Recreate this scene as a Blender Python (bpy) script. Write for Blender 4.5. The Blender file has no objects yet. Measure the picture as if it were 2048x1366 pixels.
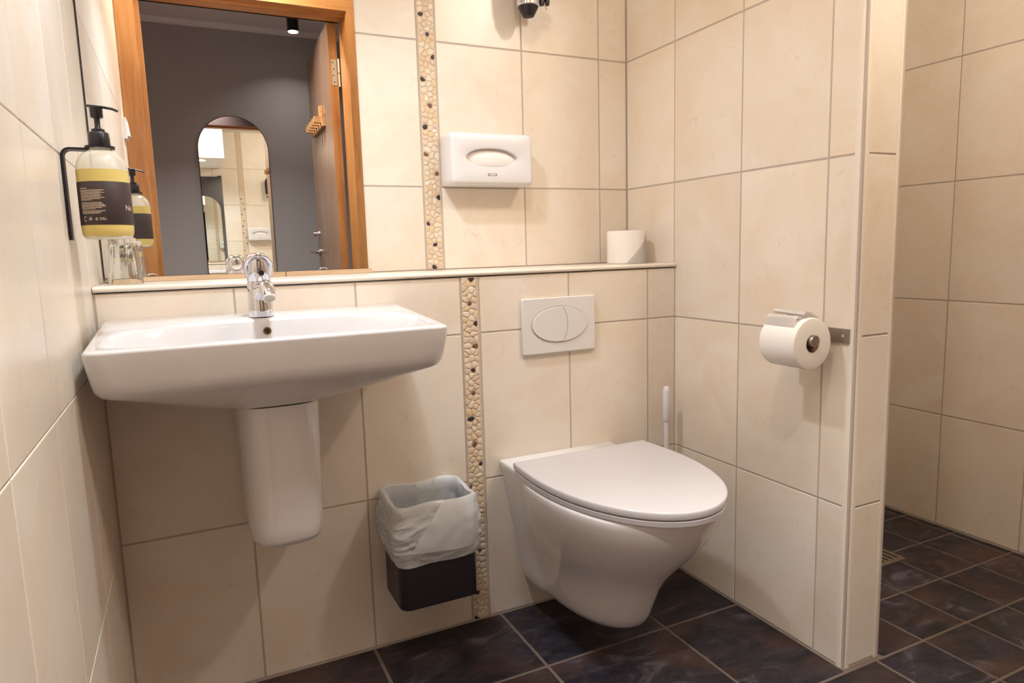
import bpy, bmesh, math, random
from mathutils import Vector, Matrix, noise
from mathutils.bvhtree import BVHTree
random.seed(7)
PI = math.pi
C = bpy.context.scene.collection
scene = bpy.context.scene

# ------------------------------------------------------------------ camera
F_PX, PITCH, YAW, ROLL = 1358.95, -0.1341, 0.4448, -0.0286
CAM = Vector((0.1752, -1.6433, 1.0153))
fw = Vector((math.sin(YAW)*math.cos(PITCH), math.cos(YAW)*math.cos(PITCH), math.sin(PITCH)))
rt = fw.cross(Vector((0, 0, 1))).normalized()
up = rt.cross(fw)
r2 = math.cos(ROLL)*rt + math.sin(ROLL)*up
u2 = -math.sin(ROLL)*rt + math.cos(ROLL)*up
cd = bpy.data.cameras.new('camera')
cam = bpy.data.objects.new('camera', cd)
C.objects.link(cam)
M = Matrix((r2, u2, -fw)).transposed().to_4x4()
M.translation = CAM
cam.matrix_world = M
cd.sensor_width = 36
cd.lens = F_PX/2048*36
cd.clip_start = 0.01
scene.camera = cam

# ------------------------------------------------------------------ world, exposure, lamps
w = bpy.data.worlds.new('world')
scene.world = w
w.use_nodes = True
w.node_tree.nodes['Background'].inputs[0].default_value = (0.9, 0.8, 0.7, 1)
w.node_tree.nodes['Background'].inputs[1].default_value = 0.05
scene.view_settings.view_transform = 'Standard'
scene.view_settings.look = 'None'
scene.view_settings.exposure = 0.0
scene.view_settings.gamma = 1
scene.view_settings.use_curve_mapping = False

LAMPS = []            # (position, radius, watts, colour, spread) of every downlight, used by the lamp builder below
WARM = (1.0, 0.955, 0.90)
COOL = (0.87, 1.0, 1.16)
LAMP_CEILING = ((0.50, -1.10, 2.30), 0.06, 16.5, WARM)
LAMP_CENTRE = ((1.68, -1.25, 2.30), 0.06, 24.0, WARM)
LAMP_MIRROR = ((0.42, -0.42, 1.985), 0.045, 7.4, COOL)
LAMP_HALL = ((0.945, -2.66, 2.455), 0.028, 1.5, (1.0, 0.95, 0.9))
LAMP_HALL_FILL = ((0.50, -1.65, 2.455), 0.028, 17.0, (0.97, 0.98, 1.0))  # added fill lamp, out of view, to lift the lower bathroom and hall wall

def area_light(name, pos, radius, watts, col, spread=150):
    d = bpy.data.lights.new(name, 'AREA')
    d.shape = 'DISK'
    d.size = radius*2
    d.energy = watts
    d.color = col
    d.spread = math.radians(spread)
    o = bpy.data.objects.new(name, d)
    C.objects.link(o)
    o.location = pos
    return o

# ------------------------------------------------------------------ materials
def lin(r, g, b):
    f = lambda c: (c/255/12.92) if c/255 <= 0.04045 else ((c/255+0.055)/1.055)**2.4
    return (f(r), f(g), f(b), 1)

def mat(name, col, rough=0.5, metal=0.0, spec=0.5, coat=0.0, **kw):
    m = bpy.data.materials.new(name)
    m.use_nodes = True
    b = m.node_tree.nodes['Principled BSDF']
    b.inputs['Base Color'].default_value = col
    b.inputs['Roughness'].default_value = rough
    b.inputs['Metallic'].default_value = metal
    b.inputs['Specular IOR Level'].default_value = spec
    b.inputs['Coat Weight'].default_value = coat
    for k, v in kw.items():
        b.inputs[k.replace('_', ' ')].default_value = v
    return m

def nodes(m):
    return m.node_tree.nodes, m.node_tree.links, m.node_tree.nodes['Principled BSDF']

def ramp(N, stops):
    r = N.new('ShaderNodeValToRGB')
    e = r.color_ramp.elements
    while len(e) < len(stops):
        e.new(0.5)
    for x, (p, c) in zip(e, stops):
        x.position = p
        x.color = c
    return r

def coord_random(N, L, amount=17.0):
    """world position shifted by a per-object random amount, so each tile has its own figure"""
    g = N.new('ShaderNodeNewGeometry')
    oi = N.new('ShaderNodeObjectInfo')
    mu = N.new('ShaderNodeMath'); mu.operation = 'MULTIPLY'; mu.inputs[1].default_value = amount
    L.new(oi.outputs['Random'], mu.inputs[0])
    ad = N.new('ShaderNodeVectorMath'); ad.operation = 'ADD'
    L.new(g.outputs['Position'], ad.inputs[0]); L.new(mu.outputs[0], ad.inputs[1])
    return ad, oi

def noise_node(N, L, vec, scale, detail=4, rough=0.55, dist=0.0):
    n = N.new('ShaderNodeTexNoise')
    n.inputs['Scale'].default_value = scale
    n.inputs['Detail'].default_value = detail
    n.inputs['Roughness'].default_value = rough
    n.inputs['Distortion'].default_value = dist
    L.new(vec, n.inputs['Vector'])
    return n

def bump(N, L, b, height, strength, dist=0.002):
    u = N.new('ShaderNodeBump')
    u.inputs['Strength'].default_value = strength
    u.inputs['Distance'].default_value = dist
    L.new(height, u.inputs['Height'])
    L.new(u.outputs[0], b.inputs['Normal'])

def tile_material(name, light, mid, dark, rough=0.3):
    m = mat(name, light, rough)
    N, L, b = nodes(m)
    v, oi = coord_random(N, L)
    n1 = noise_node(N, L, v.outputs[0], 5.5, 5, 0.6, 0.6)
    n2 = noise_node(N, L, v.outputs[0], 26, 6, 0.7, 1.2)
    r1 = ramp(N, [(0.25, mid), (0.62, light)])
    L.new(n1.outputs[0], r1.inputs[0])
    r2_ = ramp(N, [(0.60, (0, 0, 0, 1)), (0.80, (1, 1, 1, 1))])
    L.new(n2.outputs[0], r2_.inputs[0])
    mx = N.new('ShaderNodeMix'); mx.data_type = 'RGBA'
    sc = N.new('ShaderNodeMath'); sc.operation = 'MULTIPLY'; sc.inputs[1].default_value = 0.6
    L.new(r2_.outputs[0], sc.inputs[0])
    L.new(sc.outputs[0], mx.inputs['Factor'])
    L.new(r1.outputs[0], mx.inputs['A']); mx.inputs['B'].default_value = dark
    hs = N.new('ShaderNodeHueSaturation')
    mr = N.new('ShaderNodeMapRange'); mr.inputs['To Min'].default_value = 0.965; mr.inputs['To Max'].default_value = 1.03
    L.new(oi.outputs['Random'], mr.inputs['Value']); L.new(mr.outputs[0], hs.inputs['Value'])
    L.new(mx.outputs['Result'], hs.inputs['Color'])
    L.new(hs.outputs[0], b.inputs['Base Color'])
    bump(N, L, b, n1.outputs[0], 0.12, 0.004)
    return m

M_TILE = tile_material('cream_tile', lin(236, 224, 208), lin(229, 210, 186), lin(202, 172, 140))
M_TRIM = mat('cream_trim', lin(236, 223, 206), 0.25)
M_GROUT = mat('wall_grout', lin(188, 174, 160), 0.9)
M_FGROUT = mat('floor_grout', lin(112, 96, 86), 0.9)

def slate_material():
    m = mat('slate', lin(48, 42, 44), 0.42)
    N, L, b = nodes(m)
    v, oi = coord_random(N, L)
    mp = N.new('ShaderNodeMapping'); mp.inputs['Scale'].default_value = (1.0, 1.7, 1.0)
    L.new(v.outputs[0], mp.inputs['Vector'])
    n1 = noise_node(N, L, mp.outputs[0], 6.0, 8, 0.65, 1.5)
    n2 = noise_node(N, L, mp.outputs[0], 3.2, 4, 0.6, 0.8)
    n3 = noise_node(N, L, mp.outputs[0], 15, 9, 0.72, 2.5)
    r1 = ramp(N, [(0.36, lin(14, 10, 18)), (0.48, lin(34, 27, 37)), (0.57, lin(50, 41, 48)), (0.68, lin(92, 86, 94))])
    L.new(n1.outputs[0], r1.inputs[0])
    r2_ = ramp(N, [(0.47, (0, 0, 0, 1)), (0.62, (1, 1, 1, 1))])
    L.new(n2.outputs[0], r2_.inputs[0])
    mx = N.new('ShaderNodeMix'); mx.data_type = 'RGBA'
    sc = N.new('ShaderNodeMath'); sc.operation = 'MULTIPLY'; sc.inputs[1].default_value = 0.62
    L.new(r2_.outputs[0], sc.inputs[0]); L.new(sc.outputs[0], mx.inputs['Factor'])
    L.new(r1.outputs[0], mx.inputs['A']); mx.inputs['B'].default_value = lin(78, 52, 40)
    hs = N.new('ShaderNodeHueSaturation')
    mr = N.new('ShaderNodeMapRange'); mr.inputs['To Min'].default_value = 0.75; mr.inputs['To Max'].default_value = 1.25
    L.new(oi.outputs['Random'], mr.inputs['Value']); L.new(mr.outputs[0], hs.inputs['Value'])
    L.new(mx.outputs['Result'], hs.inputs['Color']); L.new(hs.outputs[0], b.inputs['Base Color'])
    rr = N.new('ShaderNodeMapRange'); rr.inputs['To Min'].default_value = 0.28; rr.inputs['To Max'].default_value = 0.6
    L.new(n3.outputs[0], rr.inputs['Value']); L.new(rr.outputs[0], b.inputs['Roughness'])
    bump(N, L, b, n3.outputs[0], 0.55, 0.006)
    return m
M_SLATE = slate_material()

def wood_material(name, c1, c2, rough=0.4, axis='Z'):
    m = mat(name, c1, rough)
    N, L, b = nodes(m)
    g = N.new('ShaderNodeNewGeometry')
    mp = N.new('ShaderNodeMapping')
    mp.inputs['Scale'].default_value = {'Z': (1, 1, 0.09), 'X': (0.09, 1, 1), 'Y': (1, 0.09, 1)}[axis]
    L.new(g.outputs['Position'], mp.inputs['Vector'])
    n1 = noise_node(N, L, mp.outputs[0], 42, 5, 0.6, 0.8)
    n2 = noise_node(N, L, mp.outputs[0], 9, 3, 0.5, 1.5)
    ad = N.new('ShaderNodeMath'); ad.operation = 'ADD'
    L.new(n1.outputs[0], ad.inputs[0]); L.new(n2.outputs[0], ad.inputs[1])
    hf = N.new('ShaderNodeMath'); hf.operation = 'MULTIPLY'; hf.inputs[1].default_value = 0.5
    L.new(ad.outputs[0], hf.inputs[0])
    r1 = ramp(N, [(0.38, c2), (0.6, c1)])
    L.new(hf.outputs[0], r1.inputs[0]); L.new(r1.outputs[0], b.inputs['Base Color'])
    return m
M_PINE = wood_material('pine', lin(190, 134, 76), lin(160, 102, 52), 0.42)
M_PINEX = wood_material('pine_head', lin(190, 134, 76), lin(160, 102, 52), 0.42, 'X')
M_PINE_SHADE = wood_material('shaded_casing_wood', lin(52, 28, 20), lin(38, 20, 14), 0.5, 'X')  # hall-side casings: the dimness of the hall is put into the wood colour
M_LEAF = wood_material('door_veneer', lin(150, 116, 92), lin(122, 92, 72), 0.3)
M_RACK = wood_material('rack_wood', lin(206, 158, 104), lin(178, 128, 80), 0.5, 'Y')
M_STRIP = wood_material('mirror_ledge_wood', lin(214, 184, 150), lin(190, 156, 120), 0.5, 'X')
M_CER = mat('ceramic', lin(218, 214, 212), 0.07, coat=0.3)
M_CER2 = mat('ceramic_lifted', lin(238, 234, 232), 0.07, coat=0.3)  # same ceramic, lightened in colour for the shaded toilet and pedestal
M_SEAT = mat('seat_plastic', lin(208, 203, 203), 0.16)
M_WPLAST = mat('white_plastic', lin(230, 226, 224), 0.32)
M_FLUSH = mat('flush_plastic', lin(226, 220, 214), 0.25)
M_CHROME = mat('chrome', lin(225, 225, 230), 0.05, 1.0)
M_NICKEL = mat('nickel', lin(226, 220, 208), 0.3, 0.85)
M_STEEL = mat('brushed_steel', lin(165, 155, 146), 0.33, 1.0)
M_BLACK = mat('black_plastic', lin(24, 20, 26), 0.35)
M_BLACKM = mat('black_metal', lin(22, 20, 30), 0.4, 0.2)
M_BIN = mat('bin_metal', lin(46, 38, 42), 0.42)
M_PAPER = mat('tissue_paper', lin(246, 238, 230), 0.95, spec=0.1)
M_CORE = mat('card_core', lin(170, 140, 110), 0.9)
M_HWALL = mat('hall_paint', lin(176, 169, 166), 0.7)
M_HCEIL = mat('hall_ceiling_paint', lin(238, 228, 232), 0.8)
M_HCORN = mat('cornice_paint', lin(240, 232, 234), 0.7)
M_CEIL = mat('ceiling_paint', lin(242, 238, 230), 0.8)
M_DARKGAP = mat('gap_shade', lin(26, 22, 20), 0.6)  # flat dark colour painted in for the shade in holes and gaps
M_MIRROR = mat('mirror_silver', (0.93, 0.935, 0.93, 1), 0.0, 1.0)
M_MIRROR2 = mat('tinted_mirror_silver', (0.90, 0.925, 0.885, 1), 0.0, 1.0)
M_LABEL = mat('label_print', lin(58, 44, 42), 0.5)
M_PRINT = mat('print_beige', lin(226, 205, 180), 0.6)
M_GREYP = mat('print_groove_grey', lin(150, 140, 130), 0.5)
M_HFLOOR = wood_material('hall_floor_wood', lin(176, 152, 130), lin(156, 132, 110), 0.4, 'Y')
M_DRAIN = mat('drain_steel', lin(150, 138, 118), 0.4, 0.7)
M_BRASS = mat('brass', lin(178, 150, 90), 0.3, 1.0)

def pebble_mat(name, c):
    m = mat(name, c, 0.55)
    N, L, b = nodes(m)
    v, oi = coord_random(N, L)
    n = noise_node(N, L, v.outputs[0], 90, 4)
    hs = N.new('ShaderNodeHueSaturation'); hs.inputs['Color'].default_value = c
    mr = N.new('ShaderNodeMapRange'); mr.inputs['To Min'].default_value = 0.86; mr.inputs['To Max'].default_value = 1.12
    L.new(n.outputs[0], mr.inputs['Value']); L.new(mr.outputs[0], hs.inputs['Value'])
    L.new(hs.outputs[0], b.inputs['Base Color'])
    return m
M_PEB = [pebble_mat('pebble_ivory', lin(226, 206, 178)), pebble_mat('pebble_cream', lin(222, 198, 166)),
         pebble_mat('pebble_honey', lin(222, 194, 154)), pebble_mat('pebble_rose', lin(216, 192, 168)),
         pebble_mat('pebble_pale', lin(230, 214, 190))]
M_PEBD = [pebble_mat('pebble_black', lin(58, 44, 38)), pebble_mat('pebble_brown', lin(120, 84, 60))]
M_PGROUT = mat('pebble_grout', lin(208, 188, 164), 0.9)

def emit(name, col, s):
    m = bpy.data.materials.new(name); m.use_nodes = True
    N, L = m.node_tree.nodes, m.node_tree.links
    N.clear()
    e = N.new('ShaderNodeEmission'); e.inputs[0].default_value = col; e.inputs[1].default_value = s
    o = N.new('ShaderNodeOutputMaterial'); L.new(e.outputs[0], o.inputs[0])
    return m
M_EMIT = emit('lamp_diffuser', (1, 0.93, 0.82, 1), 9.0)

def translucent(name, col, alpha, rough=0.35, trans=0.5):
    """thin frosted film: part clear, part scattering through, part diffuse with a sheen"""
    m = bpy.data.materials.new(name); m.use_nodes = True
    N, L = m.node_tree.nodes, m.node_tree.links
    N.clear()
    d = N.new('ShaderNodeBsdfDiffuse'); d.inputs[0].default_value = col
    t = N.new('ShaderNodeBsdfTranslucent'); t.inputs[0].default_value = col
    m1 = N.new('ShaderNodeMixShader'); m1.inputs[0].default_value = trans
    L.new(d.outputs[0], m1.inputs[1]); L.new(t.outputs[0], m1.inputs[2])
    gl = N.new('ShaderNodeBsdfGlossy'); gl.inputs['Roughness'].default_value = rough
    fr = N.new('ShaderNodeFresnel'); fr.inputs[0].default_value = 1.45
    m2 = N.new('ShaderNodeMixShader')
    L.new(fr.outputs[0], m2.inputs[0]); L.new(m1.outputs[0], m2.inputs[1]); L.new(gl.outputs[0], m2.inputs[2])
    tr = N.new('ShaderNodeBsdfTransparent'); tr.inputs[0].default_value = (1, 1, 1, 1)
    m3 = N.new('ShaderNodeMixShader'); m3.inputs[0].default_value = alpha
    L.new(tr.outputs[0], m3.inputs[1]); L.new(m2.outputs[0], m3.inputs[2])
    o = N.new('ShaderNodeOutputMaterial'); L.new(m3.outputs[0], o.inputs[0])
    return m
M_BAG = translucent('bag_film', (0.97, 0.985, 1.0, 1), 0.78, 0.2, 0.28)
M_FROST = translucent('frosted_bottle', (0.95, 0.93, 0.88, 1), 0.50, 0.25, 0.5)
M_SOAP = translucent('yellow_soap', lin(253, 229, 140), 1.0, 0.2, 0.35)

def glass_material():
    m = bpy.data.materials.new('clear_glass'); m.use_nodes = True
    b = m.node_tree.nodes['Principled BSDF']
    b.inputs['Transmission Weight'].default_value = 1
    b.inputs['Roughness'].default_value = 0.02
    b.inputs['IOR'].default_value = 1.45
    b.inputs['Base Color'].default_value = (0.98, 0.99, 0.98, 1)
    return m
M_GLASS = glass_material()

# ------------------------------------------------------------------ builders
ORG = {}

def tag(o, label=None, cat=None, group=None, kind=None):
    if label: o['label'] = label
    if cat: o['category'] = cat
    if group: o['group'] = group
    if kind: o['kind'] = kind
    return o

def thing(name, label, cat, loc, group=None):
    o = bpy.data.objects.new(name, None)
    C.objects.link(o)
    o.empty_display_size = 0.05
    o.location = loc
    ORG[o.name] = Vector(loc)
    return tag(o, label, cat, group)

def obj(name, bm, m, parent=None, smooth=None, bevel=0, seg=2, origin=None):
    """link one mesh; geometry is given in world space, moved to the parent's base"""
    if bevel:
        bmesh.ops.bevel(bm, geom=[e for e in bm.edges if len(e.link_faces) == 2 and e.calc_face_angle(0) > 0.6],
                        offset=bevel, segments=seg, affect='EDGES', profile=0.5, clamp_overlap=True)
    bmesh.ops.recalc_face_normals(bm, faces=bm.faces)
    o_ = ORG[parent.name] if parent else (Vector(origin) if origin else Vector((0, 0, 0)))
    if o_.length:
        bmesh.ops.translate(bm, verts=bm.verts, vec=-o_)
    me = bpy.data.meshes.new(name)
    bm.to_mesh(me); bm.free()
    ms = m if isinstance(m, (list, tuple)) else [m]
    for x in ms: me.materials.append(x)
    if smooth is not None:
        me.shade_smooth()
        if smooth: me.set_sharp_from_angle(angle=math.radians(smooth))
    o = bpy.data.objects.new(name, me)
    C.objects.link(o)
    if parent: o.parent = parent
    elif origin: o.location = origin
    ORG[o.name] = o_
    return o

def box(x0, x1, y0, y1, z0, z1, bm=None):
    bm = bm or bmesh.new()
    v = [bm.verts.new((x, y, z)) for x in (x0, x1) for y in (y0, y1) for z in (z0, z1)]
    for f in ((0, 1, 3, 2), (4, 6, 7, 5), (0, 4, 5, 1), (2, 3, 7, 6), (0, 2, 6, 4), (1, 5, 7, 3)):
        bm.faces.new([v[i] for i in f])
    return bm

def loft(rings, bm=None, cap0=True, cap1=True, closed=True):
    bm = bm or bmesh.new()
    vs = [[bm.verts.new(p) for p in r] for r in rings]
    n = len(vs[0])
    for a, b in zip(vs, vs[1:]):
        for i in range(n if closed else n-1):
            j = (i+1) % n
            bm.faces.new((a[i], a[j], b[j], b[i]))
    if cap0: bm.faces.new(vs[0][::-1])
    if cap1: bm.faces.new(vs[-1])
    return bm

def lathe(cx, cy, prof, n=32, bm=None, cap0=True, cap1=True):
    return loft([[(cx+r*math.cos(2*PI*i/n), cy+r*math.sin(2*PI*i/n), z) for i in range(n)] for r, z in prof], bm, cap0, cap1)

def ring_at(c, d, r, n=20, up_=None, ry=None):
    d = Vector(d).normalized()
    a = (Vector(up_) if up_ else (Vector((0, 0, 1)) if abs(d.z) < 0.9 else Vector((1, 0, 0))))
    s = d.cross(a).normalized(); t = s.cross(d)
    ry = r if ry is None else ry
    return [Vector(c)+s*r*math.cos(2*PI*i/n)+t*ry*math.sin(2*PI*i/n) for i in range(n)]

def tube(path, r, n=12, bm=None, up_=None, ry=None):
    path = [Vector(p) for p in path]
    rs = r if isinstance(r, (list, tuple)) else [r]*len(path)
    rings = []
    for i, p in enumerate(path):
        d = path[min(i+1, len(path)-1)]-path[max(i-1, 0)]
        rings.append(ring_at(p, d, rs[i], n, up_, ry))
    return loft(rings, bm)

def cyl(a, b, r, n=24, bm=None, r1=None):
    return tube([a, b], [r, r if r1 is None else r1], n, bm)

def prism(poly, axis, a, b, bm=None):
    """extrude a 2D outline: axis 'Y' -> (x,z), 'X' -> (y,z), 'Z' -> (x,y)"""
    f = {'Y': lambda p, t: (p[0], t, p[1]), 'X': lambda p, t: (t, p[0], p[1]), 'Z': lambda p, t: (p[0], p[1], t)}[axis]
    return loft([[f(p, a) for p in poly], [f(p, b) for p in poly]], bm)

def rrect(cx, cy, hw, hh, r, n=8):
    pts = []
    for sx, sy, a0 in ((1, 1, 0), (-1, 1, 90), (-1, -1, 180), (1, -1, 270)):
        for i in range(n+1):
            a = math.radians(a0+90*i/n)
            pts.append((cx+sx*(hw-r)+r*math.cos(a), cy+sy*(hh-r)+r*math.sin(a)))
    return pts

def polar_rrect(hw, hh, r, a):
    """distance from the centre to a rounded rectangle along angle a"""
    dx, dy = abs(math.cos(a)), abs(math.sin(a))
    t = min(hw/max(dx, 1e-9), hh/max(dy, 1e-9))
    x, y = dx*t, dy*t
    ix, iy = hw-r, hh-r
    if x > ix and y > iy:
        b_ = dx*ix+dy*iy
        c_ = ix*ix+iy*iy-r*r
        t = b_+math.sqrt(max(b_*b_-c_, 0))
    return t

def struct(name, bm, m, label, cat, **k):
    o = obj(name, bm, m, **k)
    return tag(o, label, cat, kind='structure')

# ------------------------------------------------------------------ tiles
TILE_MESH = {}
def tile_mesh(wd, ht, m, th=0.006, bv=0.0011):
    key = (round(wd, 4), round(ht, 4), m.name)
    if key not in TILE_MESH:
        bm = bmesh.new()
        R = lambda a, b, z: [(-a, -b, z), (a, -b, z), (a, b, z), (-a, b, z)]
        loft([R(wd/2, ht/2, -th), R(wd/2, ht/2, -bv), R(wd/2-bv*0.35, ht/2-bv*0.35, -bv*0.3), R(wd/2-bv*1.2, ht/2-bv*1.2, 0)], bm, cap0=False)
        bmesh.ops.recalc_face_normals(bm, faces=bm.faces)
        me = bpy.data.meshes.new('tile'); bm.to_mesh(me); bm.free()
        me.materials.append(m)
        TILE_MESH[key] = me
    return TILE_MESH[key]

def tiles(parent, org, U, V, us, vs, m, gap=0.0045, skip=None):
    U, V, O = Vector(U), Vector(V), Vector(org)
    Nn = U.cross(V)
    R = Matrix((U, V, Nn)).transposed().to_4x4()
    for i in range(len(us)-1):
        for j in range(len(vs)-1):
            u0, u1, v0, v1 = us[i], us[i+1], vs[j], vs[j+1]
            if u1-u0 < gap*2 or v1-v0 < gap*2 or (skip and skip(u0, u1, v0, v1)): continue
            o = bpy.data.objects.new('tile', tile_mesh(u1-u0-gap, v1-v0-gap, m))
            C.objects.link(o)
            o.parent = parent
            jit = random.uniform(-0.0002, 0.0002)
            o.matrix_local = Matrix.Translation(O+U*(u0+u1)/2+V*(v0+v1)/2+Nn*jit-ORG[parent.name]) @ R

ROWS = [0.004, 0.4, 0.8, 1.2, 1.6, 2.0, 2.398]
D, W, W2 = 0.247, 1.511, 2.521
XS0, XS1, XL0, XL1 = 0.810, 0.8645, 0.8145, 0.8665     # pebble borders, upper and lower wall
LED = 0.963                                             # top of the ledge
GX = 0.0013                                             # grout lies this far behind the tile faces

# ------------------------------------------------------------------ setting: floor, walls, ceiling
fl = struct('floor', box(-0.1, 2.62, -1.47, 0.35, -0.06, -GX), M_FGROUT, 'dark slate tiled floor of the bathroom and shower', 'floor')
tiles(fl, (0, 0, 0), (1, 0, 0), (0, 1, 0), [-0.003, 0.18, 0.54, 0.90, 1.26, 1.5135], [-0.629, -0.2737, 0.003], M_SLATE, 0.008)
tiles(fl, (0, 0, 0), (1, 0, 0), (0, 1, 0), [-0.003, 0.18, 0.54, 0.90, 1.26, 1.615], [-1.298, -0.99, -0.629], M_SLATE, 0.008)
SY = [-1.298, -1.17, -0.99, -0.811, -0.631, -0.45, -0.268, -0.09, 0.09, 0.243]
SX = [1.615, 1.795, 1.973, 2.15, 2.327, 2.49, 2.524]
tiles(fl, (0, 0, 0), (1, 0, 0), (0, 1, 0), SX, SY[:5], M_SLATE, 0.0075)
tiles(fl, (0, 0, 0), (1, 0, 0), (0, 1, 0), [1.642]+SX[1:], SY[4:], M_SLATE, 0.0075)
obj('drain', box(2.03, 2.178, -0.322, -0.20, 0.0, 0.0035), M_DRAIN, fl, bevel=0.001)
for k in range(6):
    obj('drain_slot', box(2.045+k*0.022, 2.053+k*0.022, -0.305, -0.217, 0.003, 0.0042), M_DARKGAP, fl)  # dark bars painted in for the shaded slots

wb = struct('wall_back', box(-0.1, 2.62, D+GX, 0.35, -0.06, 2.42), M_GROUT, 'upper back wall of cream tiles around the mirror and pebble border', 'wall')
UPZ = [LED, 1.2, 1.6, 2.0, 2.398]
tiles(wb, (0, D, 0), (1, 0, 0), (0, 0, 1), [0.002, 0.272, 0.541, XS0], UPZ, M_TILE)
tiles(wb, (0, D, 0), (1, 0, 0), (0, 0, 1), [XS1, 1.134, 1.4055, W-0.001], UPZ, M_TILE)
tiles(wb, (0, D, 0), (1, 0, 0), (0, 0, 1), [1.64, 1.84, 2.11, 2.38, 2.519], ROWS, M_TILE)

wl = struct('wall_lower', box(0.0, W, GX, D+GX-0.0005, -0.003, 0.9485), M_GROUT, 'boxed-in lower wall of cream tiles behind the basin and toilet', 'wall')
LZ = [0.004, 0.4, 0.8, 0.9485]
tiles(wl, (0, 0, 0), (1, 0, 0), (0, 0, 1), [0.002, 0.272, 0.544, XL0], LZ, M_TILE)
tiles(wl, (0, 0, 0), (1, 0, 0), (0, 0, 1), [XL1, 1.138, 1.409, W-0.001], LZ, M_TILE)

wlf = struct('wall_left', box(-0.1, -GX, -1.46, 0.35, -0.06, 2.42), M_GROUT, 'left wall of glossy cream tiles beside the basin', 'wall')
tiles(wlf, (0, 0, 0), (0, 1, 0), (0, 0, 1), [-1.298, -1.093, -0.823, -0.553, -0.283, -0.013, 0.246], ROWS, M_TILE, 0.0024)

wp = struct('wall_partition', box(W+GX, 1.638-GX, -0.6206+GX, D+GX-0.0005, -0.003, 2.398), M_GROUT, 'cream tiled partition wall between toilet and shower', 'wall')
tiles(wp, (W, 0, 0), (0, -1, 0), (0, 0, 1), [-0.246, -0.0068, 0.2636, 0.5335, 0.6045], ROWS, M_TILE)
tiles(wp, (0, -0.6206, 0), (1, 0, 0), (0, 0, 1), [1.525, 1.6235], ROWS, M_TILE)
tiles(wp, (1.638, 0, 0), (0, 1, 0), (0, 0, 1), [-0.606, -0.54, -0.27, 0.0, 0.246], ROWS, M_TILE)
for sx, x0 in ((1, W), (-1, 1.638)):
    r = 0.0145
    poly = [(x0+sx*0.02, -0.6206+0.02)] + [(x0, -0.6206+0.02)] + \
           [(x0+sx*(r-r*math.cos(a)), -0.6206+r-r*math.sin(a)) for a in [PI/2*i/8 for i in range(9)]] + [(x0+sx*0.02, -0.6206)]
    poly = [(x - sx*0.0006, y-0.0006) if k else (x, y) for k, (x, y) in enumerate(poly)]
    obj('edge_trim', prism(poly, 'Z', 0.0, 2.398), M_TRIM, wp, smooth=40)

wr = struct('wall_right', box(W2+GX, 2.62, -1.46, 0.35, -0.06, 2.42), M_GROUT, 'far cream tiled wall of the shower', 'wall')
tiles(wr, (W2, 0, 0), (0, -1, 0), (0, 0, 1), [-0.246, -0.075, 0.195, 0.465, 0.735, 1.005, 1.298], ROWS, M_TILE)

DX0, DX1, DH = 0.0746, 0.975, 2.165                      # clear door opening
bm = box(-0.1, DX0-0.03, -1.46, -1.30-GX, -0.06, 2.42)
box(DX1+0.03, 2.62, -1.46, -1.30-GX, -0.06, 2.42, bm)
box(DX0-0.03, DX1+0.03, -1.46, -1.30-GX, DH+0.03, 2.42, bm)
wf = struct('wall_front', bm, M_GROUT, 'tiled wall with the doorway to the grey hallway', 'wall')
tiles(wf, (0, -1.30, 0), (-1, 0, 0), (0, 0, 1), [-2.519, -2.24, -1.97, -1.70, -1.43, -1.16, -1.062], ROWS, M_TILE)
cl = struct('ceiling', box(-0.1, 2.62, -1.46, 0.35, 2.40, 2.46), M_CEIL, 'white painted bathroom ceiling', 'ceiling')
# boxed soffit over the mirror that carries the basin downlight
sf = struct('trim_3', box(0.002, 0.632, -0.60, D-0.002, 2.0, 2.399), M_CEIL, 'white boxed soffit above the mirror holding the basin downlight', 'soffit', bevel=0.003)

# ledge over the boxed wall
poly = [(D-0.003, 0.9495), (D-0.003, LED)] + [(-0.0005+0.006*math.cos(a), 0.957+0.006*math.sin(a)) for a in [PI/2+PI*i/10 for i in range(11)]]
poly = [(y, z) for y, z in poly]
struct('trim_1', prism([(y, max(z, 0.9495)) for y, z in poly], 'X', 0.002, W-0.002), M_TRIM, 'cream rounded ledge running under the mirror and spare roll', 'ledge', smooth=40)

# ------------------------------------------------------------------ pebble borders
def clip(poly, px, py, nx, ny):
    out = []
    for i in range(len(poly)):
        a, b = poly[i], poly[(i+1) % len(poly)]
        da = (a[0]-px)*nx+(a[1]-py)*ny; db = (b[0]-px)*nx+(b[1]-py)*ny
        if da <= 0: out.append(a)
        if da*db < 0:
            t = da/(da-db); out.append((a[0]+(b[0]-a[0])*t, a[1]+(b[1]-a[1])*t))
    return out

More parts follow.
